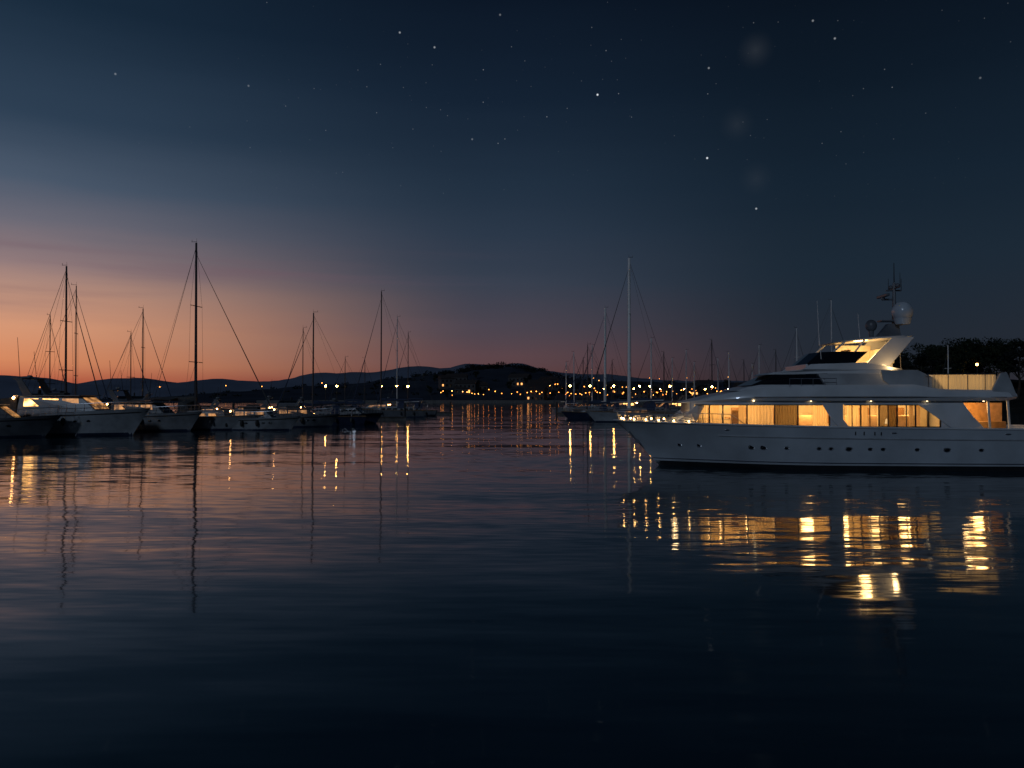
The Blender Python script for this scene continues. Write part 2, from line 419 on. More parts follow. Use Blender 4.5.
# ------------------------------------------------------------ grand motor yacht
def yacht():
    AMB=(1,0.58,0.21)
    Y=thing('motor_yacht','large white motor yacht with lit saloon windows on calm water','yacht',(5.25,41.1,0),R(-3.2))
    L=21.9;B=5.6
    sheer,pt=hull_fn(L,B,2.32,1.98,2.3,0.93,0.42,0,0.95,0)
    hull_mesh(pt,[1,0.9,0.75,0.55,0.35,0.2,0.1,0,-0.4,-1],44).obj('hull',HULLP,Y,True)
    hull_mesh(pt,[0.11,0.05,0,-0.3],44,False,1.008).obj('antifouling_band',BLACKP,Y,True)
    for sd in(-1,1): MB().path([(a,b*1.006,c) for a,b,c in [pt((i/44)**1.3,0.165,sd) for i in range(45)]],0.02).obj('boot_stripe',NAVY,Y)
    for sd in(-1,1): MB().path([pt((i/50)**1.3,1.0,sd) for i in range(51)],0.05,8).obj('cap_rail',GEL,Y)
    for sd in(-1,1): MB().path([(a,b*1.003,c) for a,b,c in [pt(0.2+0.8*(i/40),0.74,sd) for i in range(41)]],0.035,6).obj('rub_rail',GELM,Y)
    deck_mesh(pt,sheer,0.12,0,0.24,inset=0.98).obj('foredeck',TEAK,Y)
    deck_mesh(pt,sheer,0.8,0.3,1,inset=0.95).obj('side_deck',TEAK,Y)
    for sd in(-1,1):
        for s in(3.0,3.9,6.3,6.85,7.9,9.4,9.95,10.8,11.8,12.4,14.0,15.4,17.0):
            q=(s-1.0)/(L-1.0); p=pt(q,0.5,sd)
            big=s in(6.3,6.85,10.8,15.4)
            po=MB().sphere((p[0],p[1]*1.0,p[2]),0.075 if not big else 0.11,14,8,(1.35,0.25,0.75)).obj('porthole',DGLASS,Y,True)
            rr=0.085 if not big else 0.122
            MB().path([(p[0]+rr*1.35*math.cos(t),p[1]*1.0+0.02*sd,p[2]+rr*0.78*math.sin(t)) for t in [k*math.pi/8 for k in range(17)]],0.011,5).obj('porthole_rim',STEEL,po)
        for s in(5.2,12.9,18.2):
            q=(s-0.2)/(L-0.2); p=pt(q,0.88,sd)
            MB().sphere((p[0],p[1],p[2]),0.07,12,6,(2.2,0.3,0.6)).obj('fairlead',STEEL,Y,True)
        for s in(11.1,11.5,12.0,12.3):
            q=(s-0.2)/(L-0.2); p=pt(q,0.87,sd)
            MB().box((p[0],p[1]+0.01*sd,p[2]-0.01),(0.05,0.03,0.16)).obj('freeing_port',BLACKP,Y)
    an=MB().tube((0.75,-0.42,1.75),(1.15,-0.5,1.25),0.04,n=6).prism([(0.95,1.2),(1.35,1.14),(1.15,1.4)],-0.62,-0.5)
    an.obj('anchor',STEEL,Y)
    tr=MB(); rings=[]
    for s,w,h in((2.1,0.4,0.02),(2.8,0.8,0.34),(3.6,1.15,0.62),(4.4,1.4,0.85)):
        z=2.1; rings.append([(s,-w,z),(s,-w*0.88,z+h*0.85),(s,-w*0.5,z+h),(s,w*0.5,z+h),(s,w*0.88,z+h*0.85),(s,w,z)])
    tr.loft(rings).obj('foredeck_trunk',GELM,Y,True)
    MB().box((1.5,0,2.38),(0.5,0.45,0.3)).tube((1.5,-0.4,2.4),(1.5,0.4,2.4),0.12,n=10).obj('windlass',STEEL,Y,False,0.03)
    for s in(0.45,0.95,1.5,2.1,2.8,3.5):
        q=s/L
        for sd in(-1,1):
            p=pt(q,1,sd); MB().sphere((p[0],p[1]*1.0+0.05*sd,p[2]+0.1),0.035,8,6).obj('courtesy_light',COURT,Y,True)
    plight('foredeck_lamp',Y,(2.9,-1.3,2.85),10,(1,0.66,0.32),0.15)
    # ---- saloon walls
    def wc(s): return 2.36 if s>7 else 2.36*(1-((7-s)/5.2)**2)
    def strip(mm,sa,sb,za,zb,sd,out=0.0,th=0.06,n=None):
        n=n or max(1,int((sb-sa)/0.4))
        rings=[]
        for i in range(n+1):
            s=sa+(sb-sa)*i/n; w=(wc(s)+out)
            rings.append([(s,sd*w,za),(s,sd*w,zb),(s,sd*(w-th),zb),(s,sd*(w-th),za)])
        mm.loft(rings)
    W0,W1=2.06,3.14
    cw=MB()
    for sd in(-1,1):
        strip(cw,3.7,8.0,1.98,W0,sd); strip(cw,8.0,16.3,1.25,W0,sd); strip(cw,3.7,16.3,W1,3.32,sd)
        strip(cw,3.7,3.85,W0,W1,sd); strip(cw,15.3,16.3,W0,W1,sd)
        strip(cw,10.1,10.75,W0,W1,sd)
    w0=wc(3.7)
    cw.box((3.67,0,2.63),(0.06,2*w0,1.3)); cw.box((16.33,0,2.26),(0.06,4.72,2.0))
    cab=cw.obj('saloon_wall',GEL,Y)
    for sd in(-1,1):
        y0,y1=sorted((sd*2.37,sd*2.42))
        MB().prism([(9.75,3.16),(10.25,3.16),(10.5,2.75),(11.05,2.02),(10.55,2.02),(10.15,2.5)],y0,y1).obj('side_styling_panel',GEL,Y,False,0.012)
        MB().prism([(14.2,3.16),(16.35,3.16),(16.75,2.6),(17.3,2.0),(17.3,1.6),(15.3,1.6),(15.75,2.03),(15.0,2.6)],y0,y1).obj('side_styling_panel',GEL,Y,False,0.012)
        MB().prism([(3.0,2.3),(3.95,2.32),(4.4,3.2),(4.1,3.24)],sd*(wc(3.9))-0.03,sd*(wc(3.9))+0.03).obj('side_styling_panel',GEL,Y,False,0.012)
    edges=[(3.88,4.5),(4.56,5.1),(5.16,6.2),(6.26,7.5),(7.56,8.6),(8.66,10.08),(10.8,11.55),(11.61,12.4),(12.46,13.25),(13.31,14.1),(14.16,15.25)]
    for sd in(-1,1):
        for k,(a,b) in enumerate(edges):
            g=MB(); strip(g,a,b,W0,W1,sd,-0.02,0.012); wo=g.obj('saloon_window',SGLASS if k in(4,8) else CGLASS,Y)
            fr=MB(); strip(fr,b,b+0.06,W0,W1,sd,0.005,0.05,1); strip(fr,a,b,W0,W0+0.04,sd,0.005,0.05); strip(fr,a,b,W1-0.04,W1,sd,0.005,0.05)
            if a>10.5:
                m_=(a+b)/2; strip(fr,m_-0.018,m_+0.018,W0,W1,sd,0.005,0.05,1)
            fr.obj('frame',BLACKP,wo)
    def slab(sa,sb,z,th,inset,name,m):
        mm=MB(); rr=[]; n=12
        for i in range(n+1):
            s=sa+(sb-sa)*i/n; w=wc(s)-inset; rr.append([(s,-w,z-th/2),(s,-w,z+th/2),(s,w,z+th/2),(s,w,z-th/2)])
        mm.loft(rr).obj(name,m,Y)
    slab(8.0,16.2,1.27,0.06,0.12,'saloon_floor',TEAK)
    slab(3.8,8.0,1.99,0.04,0.1,'dining_floor',TEAK)
    slab(3.8,16.2,3.28,0.05,0.1,'saloon_ceiling',CREAM)
    bk=MB().box((5.9,0.9,2.62),(4.2,0.06,1.26)).box((12.1,0.9,2.27),(8.0,0.06,1.95))
    for s in(9.1,10.4,12.0,13.6): bk.box((s,0.8,2.27),(0.12,0.14,1.95))
    bk.obj('saloon_bulkhead',CREAM,Y)
    for s,w in((5.2,0.5),(6.6,0.9),(8.6,0.8),(11.2,0.7),(12.8,0.8),(14.6,0.7)): MB().box((s,0.84,2.55),(w,0.05,0.8)).obj('cabinet_panel',WOODIN,Y,False,0.01)
    for s,w in((9.2,1.5),(12.2,1.6),(14.3,1.2)):
        MB().box((s,-1.0,1.65),(w,0.8,0.5)).box((s,-0.65,2.15),(w,0.2,0.9)).obj('sofa',SOFA,Y,False,0.06)
    MB().box((6.4,-0.6,2.45),(1.6,0.9,0.06)).box((6.4,-0.6,2.2),(0.3,0.3,0.45)).obj('dining_table',WOODIN,Y,False,0.02)
    for s in(5.9,6.9): MB().box((s,-1.15,2.25),(0.4,0.4,0.5)).box((s,-1.35,2.6),(0.4,0.06,0.5)).obj('dining_chair',SOFA,Y,False,0.03)
    rc=random.Random(12)
    for sd in(-1,1):
        for a,b in edges:
            wd=(b-a)*(rc.choice([0.3,0.5,0.8,1.0]) if a<10.5 else rc.choice([0.25,0.45,0.7]))
            c=MB(); n=40; rings=[]; s0=a if rc.random()<0.5 else b-wd
            for i in range(n+1):
                s=s0+wd*i/n; w=wc(s)-0.2+0.03*math.sin(i*1.3+a)+0.012*math.sin(i*2.9)
                rings.append([(s,sd*w,2.02),(s,sd*(w+0.01*math.sin(i)),3.2)])
            c.loft(rings,closed=False,cap=False); c.obj('curtain',CURT,Y,True)
    for s,pw in((4.9,44),(6.4,74),(8.2,34),(9.5,70),(11.4,66),(12.9,38),(14.4,78)):
        plight('saloon_lamp',Y,(s,-0.9+rc.uniform(-.3,.3),2.75),pw,AMB,0.34)
    for s in(8.2,11.6,13.2): MB().tube((s,-1.45,2.2),(s,-1.45,2.44),0.14,0.09,10).obj('table_lamp',GLOW,Y)
    # ---- upper deck overhang
    ov=MB(); rings=[]
    for s,zb,zt,w in((3.3,3.2,3.24,0.9),(4.0,3.22,3.38,1.6),(5.0,3.26,3.62,2.2),(6.2,3.3,3.84,2.55),(7.5,3.32,3.98,2.66),(10,3.32,4.08,2.7),(14,3.32,4.1,2.7),(15.2,3.32,3.88,2.7),(17.4,3.32,3.84,2.68),(18.3,3.34,3.84,2.62),(18.75,3.42,3.72,2.5)):
        h=zt-zb
        rings.append([(s,-w*0.95,zb),(s,-w,zb+h*0.3),(s,-w*0.985,zb+h*0.72),(s,-w*0.93,zt),(s,w*0.93,zt),(s,w*0.985,zb+h*0.72),(s,w,zb+h*0.3),(s,w*0.95,zb)])
    ov.loft(rings).obj('upper_deck',GEL,Y,True)
    for sd in(-1,1): MB().path([(6.5,sd*2.62,3.5),(10,sd*2.715,3.5),(14,sd*2.715,3.5),(18.2,sd*2.65,3.5)],0.014,5).obj('deck_trim_line',GELG,Y)
    for sd in(-1,1):
        for s in(6.5,9.2,12.0,14.6,17.2): MB().tube((s,sd*2.5,3.33),(s,sd*2.5,3.29),0.04,n=6).obj('soffit_light',LEDW,Y)
    # ---- aft cockpit
    MB().box((18.9,2.1,2.2),(3.2,0.08,2.0)).obj('cockpit_side_screen',WOODIN,Y)
    for s in(17.6,18.5):
        for sd in(-1,1): MB().tube((s,sd*2.35,1.3),(s-0.12,sd*2.35,3.35),0.06,n=8).obj('cockpit_pillar',GEL,Y)
    MB().box((16.38,-0.9,2.15),(0.05,1.2,1.8)).obj('saloon_door',GLOW,Y)  # door surface itself glows in place of the lit saloon behind
    MB().box((19.2,0.6,1.5),(1.8,0.7,0.5)).box((19.2,1.0,1.9),(1.8,0.2,0.7)).obj('cockpit_sofa',TEAK,Y,False,0.03)
    MB().box((17.9,-0.2,1.75),(0.9,1.4,0.06)).tube((17.9,-0.2,1.2),(17.9,-0.2,1.75),0.08).obj('cockpit_table',TEAK,Y,False,0.02)
    plight('cockpit_lamp',Y,(17.6,0.2,2.95),120,AMB,0.3); plight('cockpit_lamp',Y,(18.6,0.9,2.95),80,(1,0.5,0.15),0.3)
    # ---- upper aft lounge
    for sd in(-1,1):
        sc=MB(); rings=[]; n=60
        for i in range(n+1):
            s=14.9+2.9*i/n; w=2.42+0.02*math.sin(i*1.7)
            rings.append([(s,sd*w,3.83),(s,sd*w,4.56)])
        sc.loft(rings,closed=False,cap=False).obj('fabric_windbreak',CURT,Y,True)
        MB().prism([(17.6,3.9),(17.95,4.62),(18.25,4.68),(18.5,4.1),(18.72,3.5),(17.6,3.7)],*sorted((sd*2.44,sd*2.56))).obj('aft_wing',GELM,Y,False,0.02)
        tp=MB().path([(14.6,sd*2.42,4.58),(17.7,sd*2.45,4.6)],0.03,6)
        for s in(14.7,15.6,16.5,17.3): tp.tube((s,sd*2.46,3.8),(s,sd*2.46,4.58),0.022,n=5)
        tp.obj('upper_deck_rail',STEEL,Y)
    MB().box((16.2,0.6,4.05),(1.8,0.7,0.45)).box((16.2,0.95,4.4),(1.8,0.18,0.6)).obj('lounge_seat',CREAM,Y,False,0.05)
    MB().box((15.9,2.3,4.2),(2.4,0.05,0.7)).obj('lounge_back_panel',CREAM,Y)
    plight('lounge_lamp',Y,(15.3,-1.5,4.2),20,AMB,0.2); plight('lounge_lamp',Y,(17.0,-1.2,4.25),32,AMB,0.2)
    # ---- pilothouse: low raked glass nose flowing into a white flybridge deck
    def plan(poly,w0,w1,name,m,par=Y,bev=0.03,front=0.75):
        zs=[p[1] for p in poly]; lo,hi=min(zs),max(zs); xs=[p[0] for p in poly]; xa,xb=min(xs),max(xs)
        mm=MB(); n=len(poly)
        for sd in(-1,1):
            for x,z in poly:
                w=w0+(w1-w0)*(z-lo)/(hi-lo); k=front+(1-front)*min(1,(x-xa)/(0.35*(xb-xa)))
                mm.v.append((x,sd*w*k,z))
        mm.f=[tuple(range(n)),tuple(range(n,2*n))[::-1]]+[(i,(i+1)%n,n+(i+1)%n,n+i) for i in range(n)]
        return mm.obj(name,m,par,False,bev)
    plan([(5.8,3.8),(6.4,4.0),(7.0,4.1),(13.9,4.1),(14.9,3.9),(15.0,3.8)],2.45,2.3,'pilothouse_base',GEL)
    plan([(6.6,4.08),(7.7,4.58),(10.2,4.66),(11.2,4.08)],2.05,1.8,'pilothouse_glass',DGLASS,bev=0.02)
    plan([(10.0,4.08),(9.7,4.64),(13.6,4.64),(14.7,4.08)],2.14,1.98,'pilothouse_side',GELM,front=1.0)
    plan([(7.4,4.6),(7.7,4.72),(9.0,4.84),(13.0,4.86),(14.2,4.74),(14.6,4.6)],2.1,1.98,'flybridge_deck',GEL)
    for sd in(-1,1): MB().prism([(12.6,4.8),(14.3,4.8),(15.0,4.45),(15.5,3.85),(13.2,3.95),(12.7,4.3)],*sorted((sd*2.15,sd*2.22))).obj('side_sweep_panel',GELM,Y,False,0.015)
    for sd in(-1,1): MB().prism([(9.0,4.84),(9.4,5.1),(12.0,5.18),(13.8,4.84)],*sorted((sd*1.78,sd*1.9))).obj('flybridge_coaming',GEL,Y,False,0.02)
    MB().box((9.25,0,4.98),(0.12,3.5,0.26)).obj('flybridge_front',GEL,Y,False,0.02)
    fw=MB(); lo=[];hi=[]
    for x,y in((11.5,-1.78),(9.8,-1.75),(9.35,-1.3),(9.2,0),(9.35,1.3),(9.8,1.75),(11.5,1.78)):
        lo.append((x,y,5.12)); hi.append((x+0.7,y*0.93,5.72))
    fw.v=lo+hi; fw.f=[(i,i+1,i+8,i+7) for i in range(6)]
    fw.obj('flybridge_windscreen',DGLASS,Y)
    ht=MB(); rings=[]
    for s,zb,zt,w in((10.7,6.16,6.2,1.0),(11.2,6.2,6.32,1.5),(12.5,6.3,6.46,1.62),(14.0,6.4,6.54,1.55),(14.5,6.48,6.55,1.3)):
        rings.append([(s,-w,zb+0.03),(s,-w,zt-0.05),(s,-w*0.85,zt),(s,w*0.85,zt),(s,w,zt-0.05),(s,w,zb+0.03),(s,w*0.9,zb),(s,-w*0.9,zb)])
    ht.loft(rings).obj('hardtop',GEL,Y,True)
    for sd in(-1,1):
        MB().prism([(11.9,4.84),(13.1,4.84),(13.6,5.4),(14.45,6.44),(13.4,6.4),(12.6,5.6)],*sorted((sd*1.45,sd*1.57))).obj('hardtop_leg',GEL,Y,False,0.02)
        MB().tube((9.9,sd*1.6,5.1),(11.2,sd*1.45,6.24),0.05,n=6).obj('hardtop_strut',GEL,Y)
        MB().tube((11.2,sd*1.62,5.2),(12.1,sd*1.5,6.3),0.04,n=6).obj('hardtop_strut',GEL,Y)
    MB().box((10.4,0.2,5.25),(0.5,1.4,0.75)).obj('helm_console',GELG,Y,False,0.05)
    MB().box((11.5,0.2,5.15),(0.55,1.2,0.5)).box((11.8,0.2,5.6),(0.15,1.2,0.6)).obj('helm_seat',SOFA,Y,False,0.05)
    MB().box((13.2,0,5.1),(0.6,2.8,0.5)).box((13.5,0,5.55),(0.15,2.8,0.8)).obj('flybridge_sofa',CREAM,Y,False,0.05)
    MB().box((12.6,1.4,5.6),(1.8,0.04,1.2)).obj('flybridge_side_screen',CREAM,Y)
    plight('flybridge_lamp',Y,(12.4,-0.3,5.9),105,AMB,0.36)
    plight('arch_lamp',Y,(13.2,-2.1,5.0),15,(1,0.62,0.26),0.12)
    # ---- radar mast
    mst=MB()
    mst.prism([(13.2,6.5),(14.4,6.5),(14.3,7.2),(13.8,7.2)],-0.2,0.2)
    mst.tube((14.15,0,7.1),(14.15,0,9.3),0.13,0.07,8)
    mst.tube((14.15,0,8.45),(13.55,0,8.45),0.05)
    mst.tube((14.15,-0.75,9.0),(14.15,0.75,9.0),0.035).tube((13.75,0,8.9),(14.5,0,8.9),0.04)
    mst.box((13.85,0,7.35),(0.9,0.6,0.07)).tube((14.15,0,7.2),(14.4,-0.35,7.2),0.1)
    ms=mst.obj('radar_mast',GELG,Y,False)
    MB().sphere((14.38,-0.4,7.78),0.5,20,12,(1,1,1.05)).tube((14.38,-0.4,7.15),(14.38,-0.4,7.45),0.34,0.42,16).obj('satellite_dome',HULLP,ms,True)
    MB().tube((13.0,0,6.4),(13.0,0,7.0),0.1,0.14,10).sphere((13.0,0,7.12),0.28,14,8,(1,1,1.1)).obj('searchlight',GELG,ms,True)
    MB().box((13.6,0,8.62),(0.16,1.3,0.14)).tube((13.6,0,8.42),(13.6,0,8.62),0.1,n=8).obj('radar_scanner',GELG,ms,False,0.03)
    for p0,p1,r in(((14.15,0,9.3),(14.15,0,10.3),0.03),((14.15,-0.7,9.0),(14.15,-0.7,9.7),0.018),((14.15,0.7,9.0),(14.15,0.7,9.6),0.018),((14.5,0,8.9),(14.5,0,9.5),0.02)):
        MB().tube(p0,p1,r,r*0.6,5).obj('antenna',ALU,ms)
    for y in(0.4,-0.4): MB().sphere((14.15,y,9.1),0.12,8,6).obj('navigation_light',GELG,ms,True)
    for s,y,z0,h in((10.9,1.5,6.2,2.4),(10.0,-1.6,5.1,1.3),(13.0,1.5,6.4,1.5),(15.0,1.2,4.0,2.4)): MB().tube((s,y,z0),(s-0.1,y,z0+h),0.02,0.01,4).obj('whip_antenna',ALUW,Y)
    # ---- rails
    for sd in(-1,1):
        rl=MB(); tp=[]
        for i in range(0,13):
            q=0.012+i*0.02; p=pt(q,1,sd); rl.tube((p[0],p[1]*0.97,p[2]),(p[0]-0.08,p[1]*0.98,p[2]+0.5),0.014,n=5); tp.append((p[0]-0.08,p[1]*0.98,p[2]+0.5))
        rl.path(tp+[(tp[-1][0]+0.7,tp[-1][1],tp[-1][2]-0.5)],0.018,6); rl.path([(x,y,z-0.25) for x,y,z in tp],0.01,5)
        rl.obj('bow_rail',STEEL,Y)
        ur=MB(); tp=[(8.2+i*0.55,sd*2.5,4.03+0.36) for i in range(5)]
        for p in tp: ur.tube((p[0],p[1],3.95),p,0.014,n=4)
        ur.path(tp,0.02,5); ur.obj('walkway_rail',STEEL,Y)
    MB().box((22.3,0,0.4),(1.0,4.6,0.12)).obj('swim_platform',TEAK,Y,False,0.03)
    MB().tube((20.9,0,1.9),(21.6,0,4.2),0.03,0.02,5).obj('flagstaff',STEEL,Y)
yacht()

# ------------------------------------------------------------ left moored boats
def at(d,px): return (px-512)/796.0*d      # lateral offset of a bearing at range d
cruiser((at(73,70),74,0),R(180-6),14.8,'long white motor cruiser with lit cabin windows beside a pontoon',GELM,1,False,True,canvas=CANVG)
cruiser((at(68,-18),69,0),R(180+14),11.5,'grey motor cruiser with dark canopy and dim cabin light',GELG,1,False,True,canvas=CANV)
cruiser((at(82,146),83,0),R(180-10),12.0,'dull pale motor cruiser moored alongside with dim cabin light',GEL2,2,False,True,canvas=CANVG)
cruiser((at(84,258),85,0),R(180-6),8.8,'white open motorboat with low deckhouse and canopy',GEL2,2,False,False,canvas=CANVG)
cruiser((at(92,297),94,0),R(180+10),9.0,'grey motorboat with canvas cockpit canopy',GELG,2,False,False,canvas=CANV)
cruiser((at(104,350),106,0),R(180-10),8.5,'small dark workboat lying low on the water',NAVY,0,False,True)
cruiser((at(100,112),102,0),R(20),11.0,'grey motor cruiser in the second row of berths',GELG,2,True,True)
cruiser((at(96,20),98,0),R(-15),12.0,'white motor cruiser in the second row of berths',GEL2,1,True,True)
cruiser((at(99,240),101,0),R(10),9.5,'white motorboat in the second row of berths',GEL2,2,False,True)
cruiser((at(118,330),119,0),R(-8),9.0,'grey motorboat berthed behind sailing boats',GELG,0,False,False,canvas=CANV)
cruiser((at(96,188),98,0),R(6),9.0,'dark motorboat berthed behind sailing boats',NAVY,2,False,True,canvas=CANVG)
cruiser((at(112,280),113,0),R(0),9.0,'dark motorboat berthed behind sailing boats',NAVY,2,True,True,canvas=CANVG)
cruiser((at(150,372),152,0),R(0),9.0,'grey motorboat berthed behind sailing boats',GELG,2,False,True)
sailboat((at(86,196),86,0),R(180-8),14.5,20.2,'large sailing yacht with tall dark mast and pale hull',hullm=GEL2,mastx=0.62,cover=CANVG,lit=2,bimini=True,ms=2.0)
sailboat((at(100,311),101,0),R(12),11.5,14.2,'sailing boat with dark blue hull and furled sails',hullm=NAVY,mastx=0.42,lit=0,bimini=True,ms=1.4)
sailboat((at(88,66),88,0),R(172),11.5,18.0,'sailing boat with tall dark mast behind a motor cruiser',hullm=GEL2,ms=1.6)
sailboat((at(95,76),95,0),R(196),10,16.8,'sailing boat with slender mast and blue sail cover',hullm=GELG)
sailboat((at(112,50),112,0),R(165),9.5,15.0,'sailing boat with dull white hull',hullm=GEL2,detail=1)
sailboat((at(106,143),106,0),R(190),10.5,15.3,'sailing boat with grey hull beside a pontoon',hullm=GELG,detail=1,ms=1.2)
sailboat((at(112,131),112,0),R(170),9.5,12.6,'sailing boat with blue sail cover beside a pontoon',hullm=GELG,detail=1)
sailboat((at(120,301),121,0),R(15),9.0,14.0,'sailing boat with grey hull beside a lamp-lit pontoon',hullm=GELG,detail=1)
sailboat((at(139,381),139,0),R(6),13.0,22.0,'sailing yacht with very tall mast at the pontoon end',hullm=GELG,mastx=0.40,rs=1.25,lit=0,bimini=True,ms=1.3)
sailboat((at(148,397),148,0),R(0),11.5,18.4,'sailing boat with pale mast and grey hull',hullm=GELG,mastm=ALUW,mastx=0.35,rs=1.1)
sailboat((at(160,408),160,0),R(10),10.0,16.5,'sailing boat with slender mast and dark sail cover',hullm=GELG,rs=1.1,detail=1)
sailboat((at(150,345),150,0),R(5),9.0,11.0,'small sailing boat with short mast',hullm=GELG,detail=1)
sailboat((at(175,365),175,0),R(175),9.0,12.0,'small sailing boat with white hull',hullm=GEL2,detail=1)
# mid channel / right group
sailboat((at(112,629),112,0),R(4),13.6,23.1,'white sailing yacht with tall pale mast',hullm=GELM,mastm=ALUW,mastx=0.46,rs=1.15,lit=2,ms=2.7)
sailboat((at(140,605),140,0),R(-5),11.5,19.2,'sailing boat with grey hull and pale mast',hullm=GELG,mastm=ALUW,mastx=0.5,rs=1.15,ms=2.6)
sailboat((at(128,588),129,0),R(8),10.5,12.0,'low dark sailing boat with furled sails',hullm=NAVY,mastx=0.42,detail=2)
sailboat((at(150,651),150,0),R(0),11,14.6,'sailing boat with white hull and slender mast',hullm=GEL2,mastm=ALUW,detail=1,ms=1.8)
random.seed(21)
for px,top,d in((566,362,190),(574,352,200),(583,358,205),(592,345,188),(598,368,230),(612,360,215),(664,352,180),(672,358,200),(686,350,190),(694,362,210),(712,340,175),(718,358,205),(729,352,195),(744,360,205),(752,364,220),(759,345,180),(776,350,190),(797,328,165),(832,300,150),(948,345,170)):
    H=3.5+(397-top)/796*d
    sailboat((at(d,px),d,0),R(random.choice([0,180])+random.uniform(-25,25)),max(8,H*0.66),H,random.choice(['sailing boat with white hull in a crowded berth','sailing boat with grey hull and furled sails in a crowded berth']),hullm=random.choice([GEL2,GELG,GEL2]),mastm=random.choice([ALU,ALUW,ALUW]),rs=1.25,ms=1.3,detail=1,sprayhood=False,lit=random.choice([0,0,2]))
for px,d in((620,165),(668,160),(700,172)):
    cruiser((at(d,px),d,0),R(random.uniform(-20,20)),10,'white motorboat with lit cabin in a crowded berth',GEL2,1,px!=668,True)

# ------------------------------------------------------------ pontoons
def pontoon(x0,y0,x1,y1,label,w=2.4):
    L=math.hypot(x1-x0,y1-y0); a=math.atan2(y1-y0,x1-x0)
    e=thing('floating_pontoon',label,'pontoon',((x0+x1)/2,(y0+y1)/2,0),a,'floating pontoons between the berths')
    n=int(L/6)
    for i in range(n): MB().box((-L/2+(i+0.5)*L/n,0,0.1),(L/n-0.15,w*0.9,0.6)).obj('float',CONC,e)
    MB().box((0,0,0.48),(L,w,0.12)).obj('walkway',PLANK,e)
    for i in range(0,n+1,2): MB().tube((-L/2+i*L/n,w/2+0.2,-1),(-L/2+i*L/n,w/2+0.2,2.6),0.18,n=10).obj('mooring_pile',POST,e,True)
    return e
pontoon(-62,80,-30,92,'long planked floating pontoon with mooring piles')
pontoon(-64,108,-16,120,'long planked floating pontoon with mooring piles')
pontoon(-40,152,-12,158,'planked floating pontoon with lamp posts')
pontoon(9,152,75,172,'long planked floating pontoon with lamp posts and berthed boats')
pontoon(14,206,80,216,'planked floating pontoon crowded with boats')

# ------------------------------------------------------------ lamps
def lamp_model(h,m,label,name='street_lamp',gr='lamps along the pontoons',r=0.2):
    e=thing(name,label,'lamp',(0,0,-50),0,gr)
    MB().tube((0,0,0),(0,0,h),0.09,0.05,8).tube((0,0,0),(0,0,0.4),0.16,0.12,8).tube((0,0,h-0.1),(0,0,h),0.12,0.14,8).obj('post',POST,e)
    MB().sphere((0,0,h+r*0.9),r,8,6).obj('globe',m,e)
    MB().tube((0,0,h+r*1.7),(0,0,h+r*2.1),r*1.15,r*0.3,8).obj('cap',POST,e)
    return e
docklamp=lamp_model(5.0,WARMD,'slim pontoon lamp post with glowing warm globe','dock_lamp',r=0.15)
docks=[(at(154,325),154.6),(at(155,337),155),(at(156,381),156.5),(at(157,397),157),(at(157.5,408),157.5),
 (at(152,570),152),(at(153,590),153),(at(153,614),153.4),(at(155,640),155.4),(at(156,650),156),(at(159,670),159),(at(165,712),165),
 (at(207,604),207),(at(208,634),208),(at(209,660),209),(at(210,684),210),(at(211,705),211),(at(212,728),212)]
for i,(x,y) in enumerate(docks):
    if i==0: docklamp.location=(x,y,0.5)
    else: copy_tree(docklamp,(x,y,0.5),0)

# ------------------------------------------------------------ terrain
def interp(tab,x):
    if x<=tab[0][0]: return tab[0][1]
    for (a,b),(c,d) in zip(tab,tab[1:]):
        if x<=c:
            t=(x-a)/(c-a); t=t*t*(3-2*t); return b+(d-b)*t
    return tab[-1][1]
def heightfield(name,x0,x1,nx,y0,y1,ny,fn,m):
    vs=[];fs=[]
    for j in range(ny+1):
        for i in range(nx+1):
            x=x0+(x1-x0)*i/nx; y=y0+(y1-y0)*j/ny; vs.append((x,y,fn(x,y)))
    for j in range(ny):
        for i in range(nx):
            a=j*(nx+1)+i; fs.append((a,a+1,a+nx+2,a+nx+1))
    me=bpy.data.meshes.new(name); me.from_pydata(vs,[],fs); me.materials.append(m)
    for p in me.polygons: p.use_smooth=True
    o=bpy.data.objects.new(name,me); COL.objects.link(o); o['kind']='structure'; return o
HILLF=mat('haze_tinted_hillside',(0.18,0.21,0.28),1.0,0,0.1,0.01,spec=0)  # aerial haze is put into the base colour as a paler blue
HILLN=mat('haze_tinted_scrub',(0.045,0.055,0.075),1.0,0,0.25,0.03,spec=0)  # scrub colour with some distance haze mixed in as blue
BANK=mat('dark_bank',(0.025,0.027,0.024),1.0,0,0.4,0.3,0.4,spec=0)
crestF=[(-1500,48),(-900,40),(-700,32),(-600,24),(-520,30),(-460,23),(-400,29),(-340,25),(-250,36),(-190,38),(-130,45),(-95,42),(-60,49),(-20,47),(10,50),(50,40),(120,35),(200,28),(400,24),(700,22),(1500,30)]
def farh(x,y):
    t=(y-800)/300; c=interp(crestF,x)
    if t<=1: s=max(t,0)**0.8
    else: s=max(0,1-(t-1)*0.6)
    n=noise.fractal(Vector((x*0.014,y*0.014,0.3)),0.8,2.0,6)
    return -2+(c+2)*s+n*3.2*min(1,t*2+0.05)
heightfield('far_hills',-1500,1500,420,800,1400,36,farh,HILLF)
crestM=[(-420,-2),(-300,2),(-240,8),(-180,13),(-140,15),(-100,20),(-60,24),(-30,29),(0,30),(20,27),(45,20),(80,17),(140,16),(220,16),(320,16),(420,20)]
def midh(x,y):
    t=(y-468)/230; c=interp(crestM,x)
    s=max(0,min(1,t))**0.9 if t<=1 else max(0,1-(t-1)*0.8)
    n=noise.fractal(Vector((x*0.025,y*0.025,1.3)),1.0,2.0,5)
    return -1+(c+1)*s+n*1.5*min(1,max(t,0)*3)
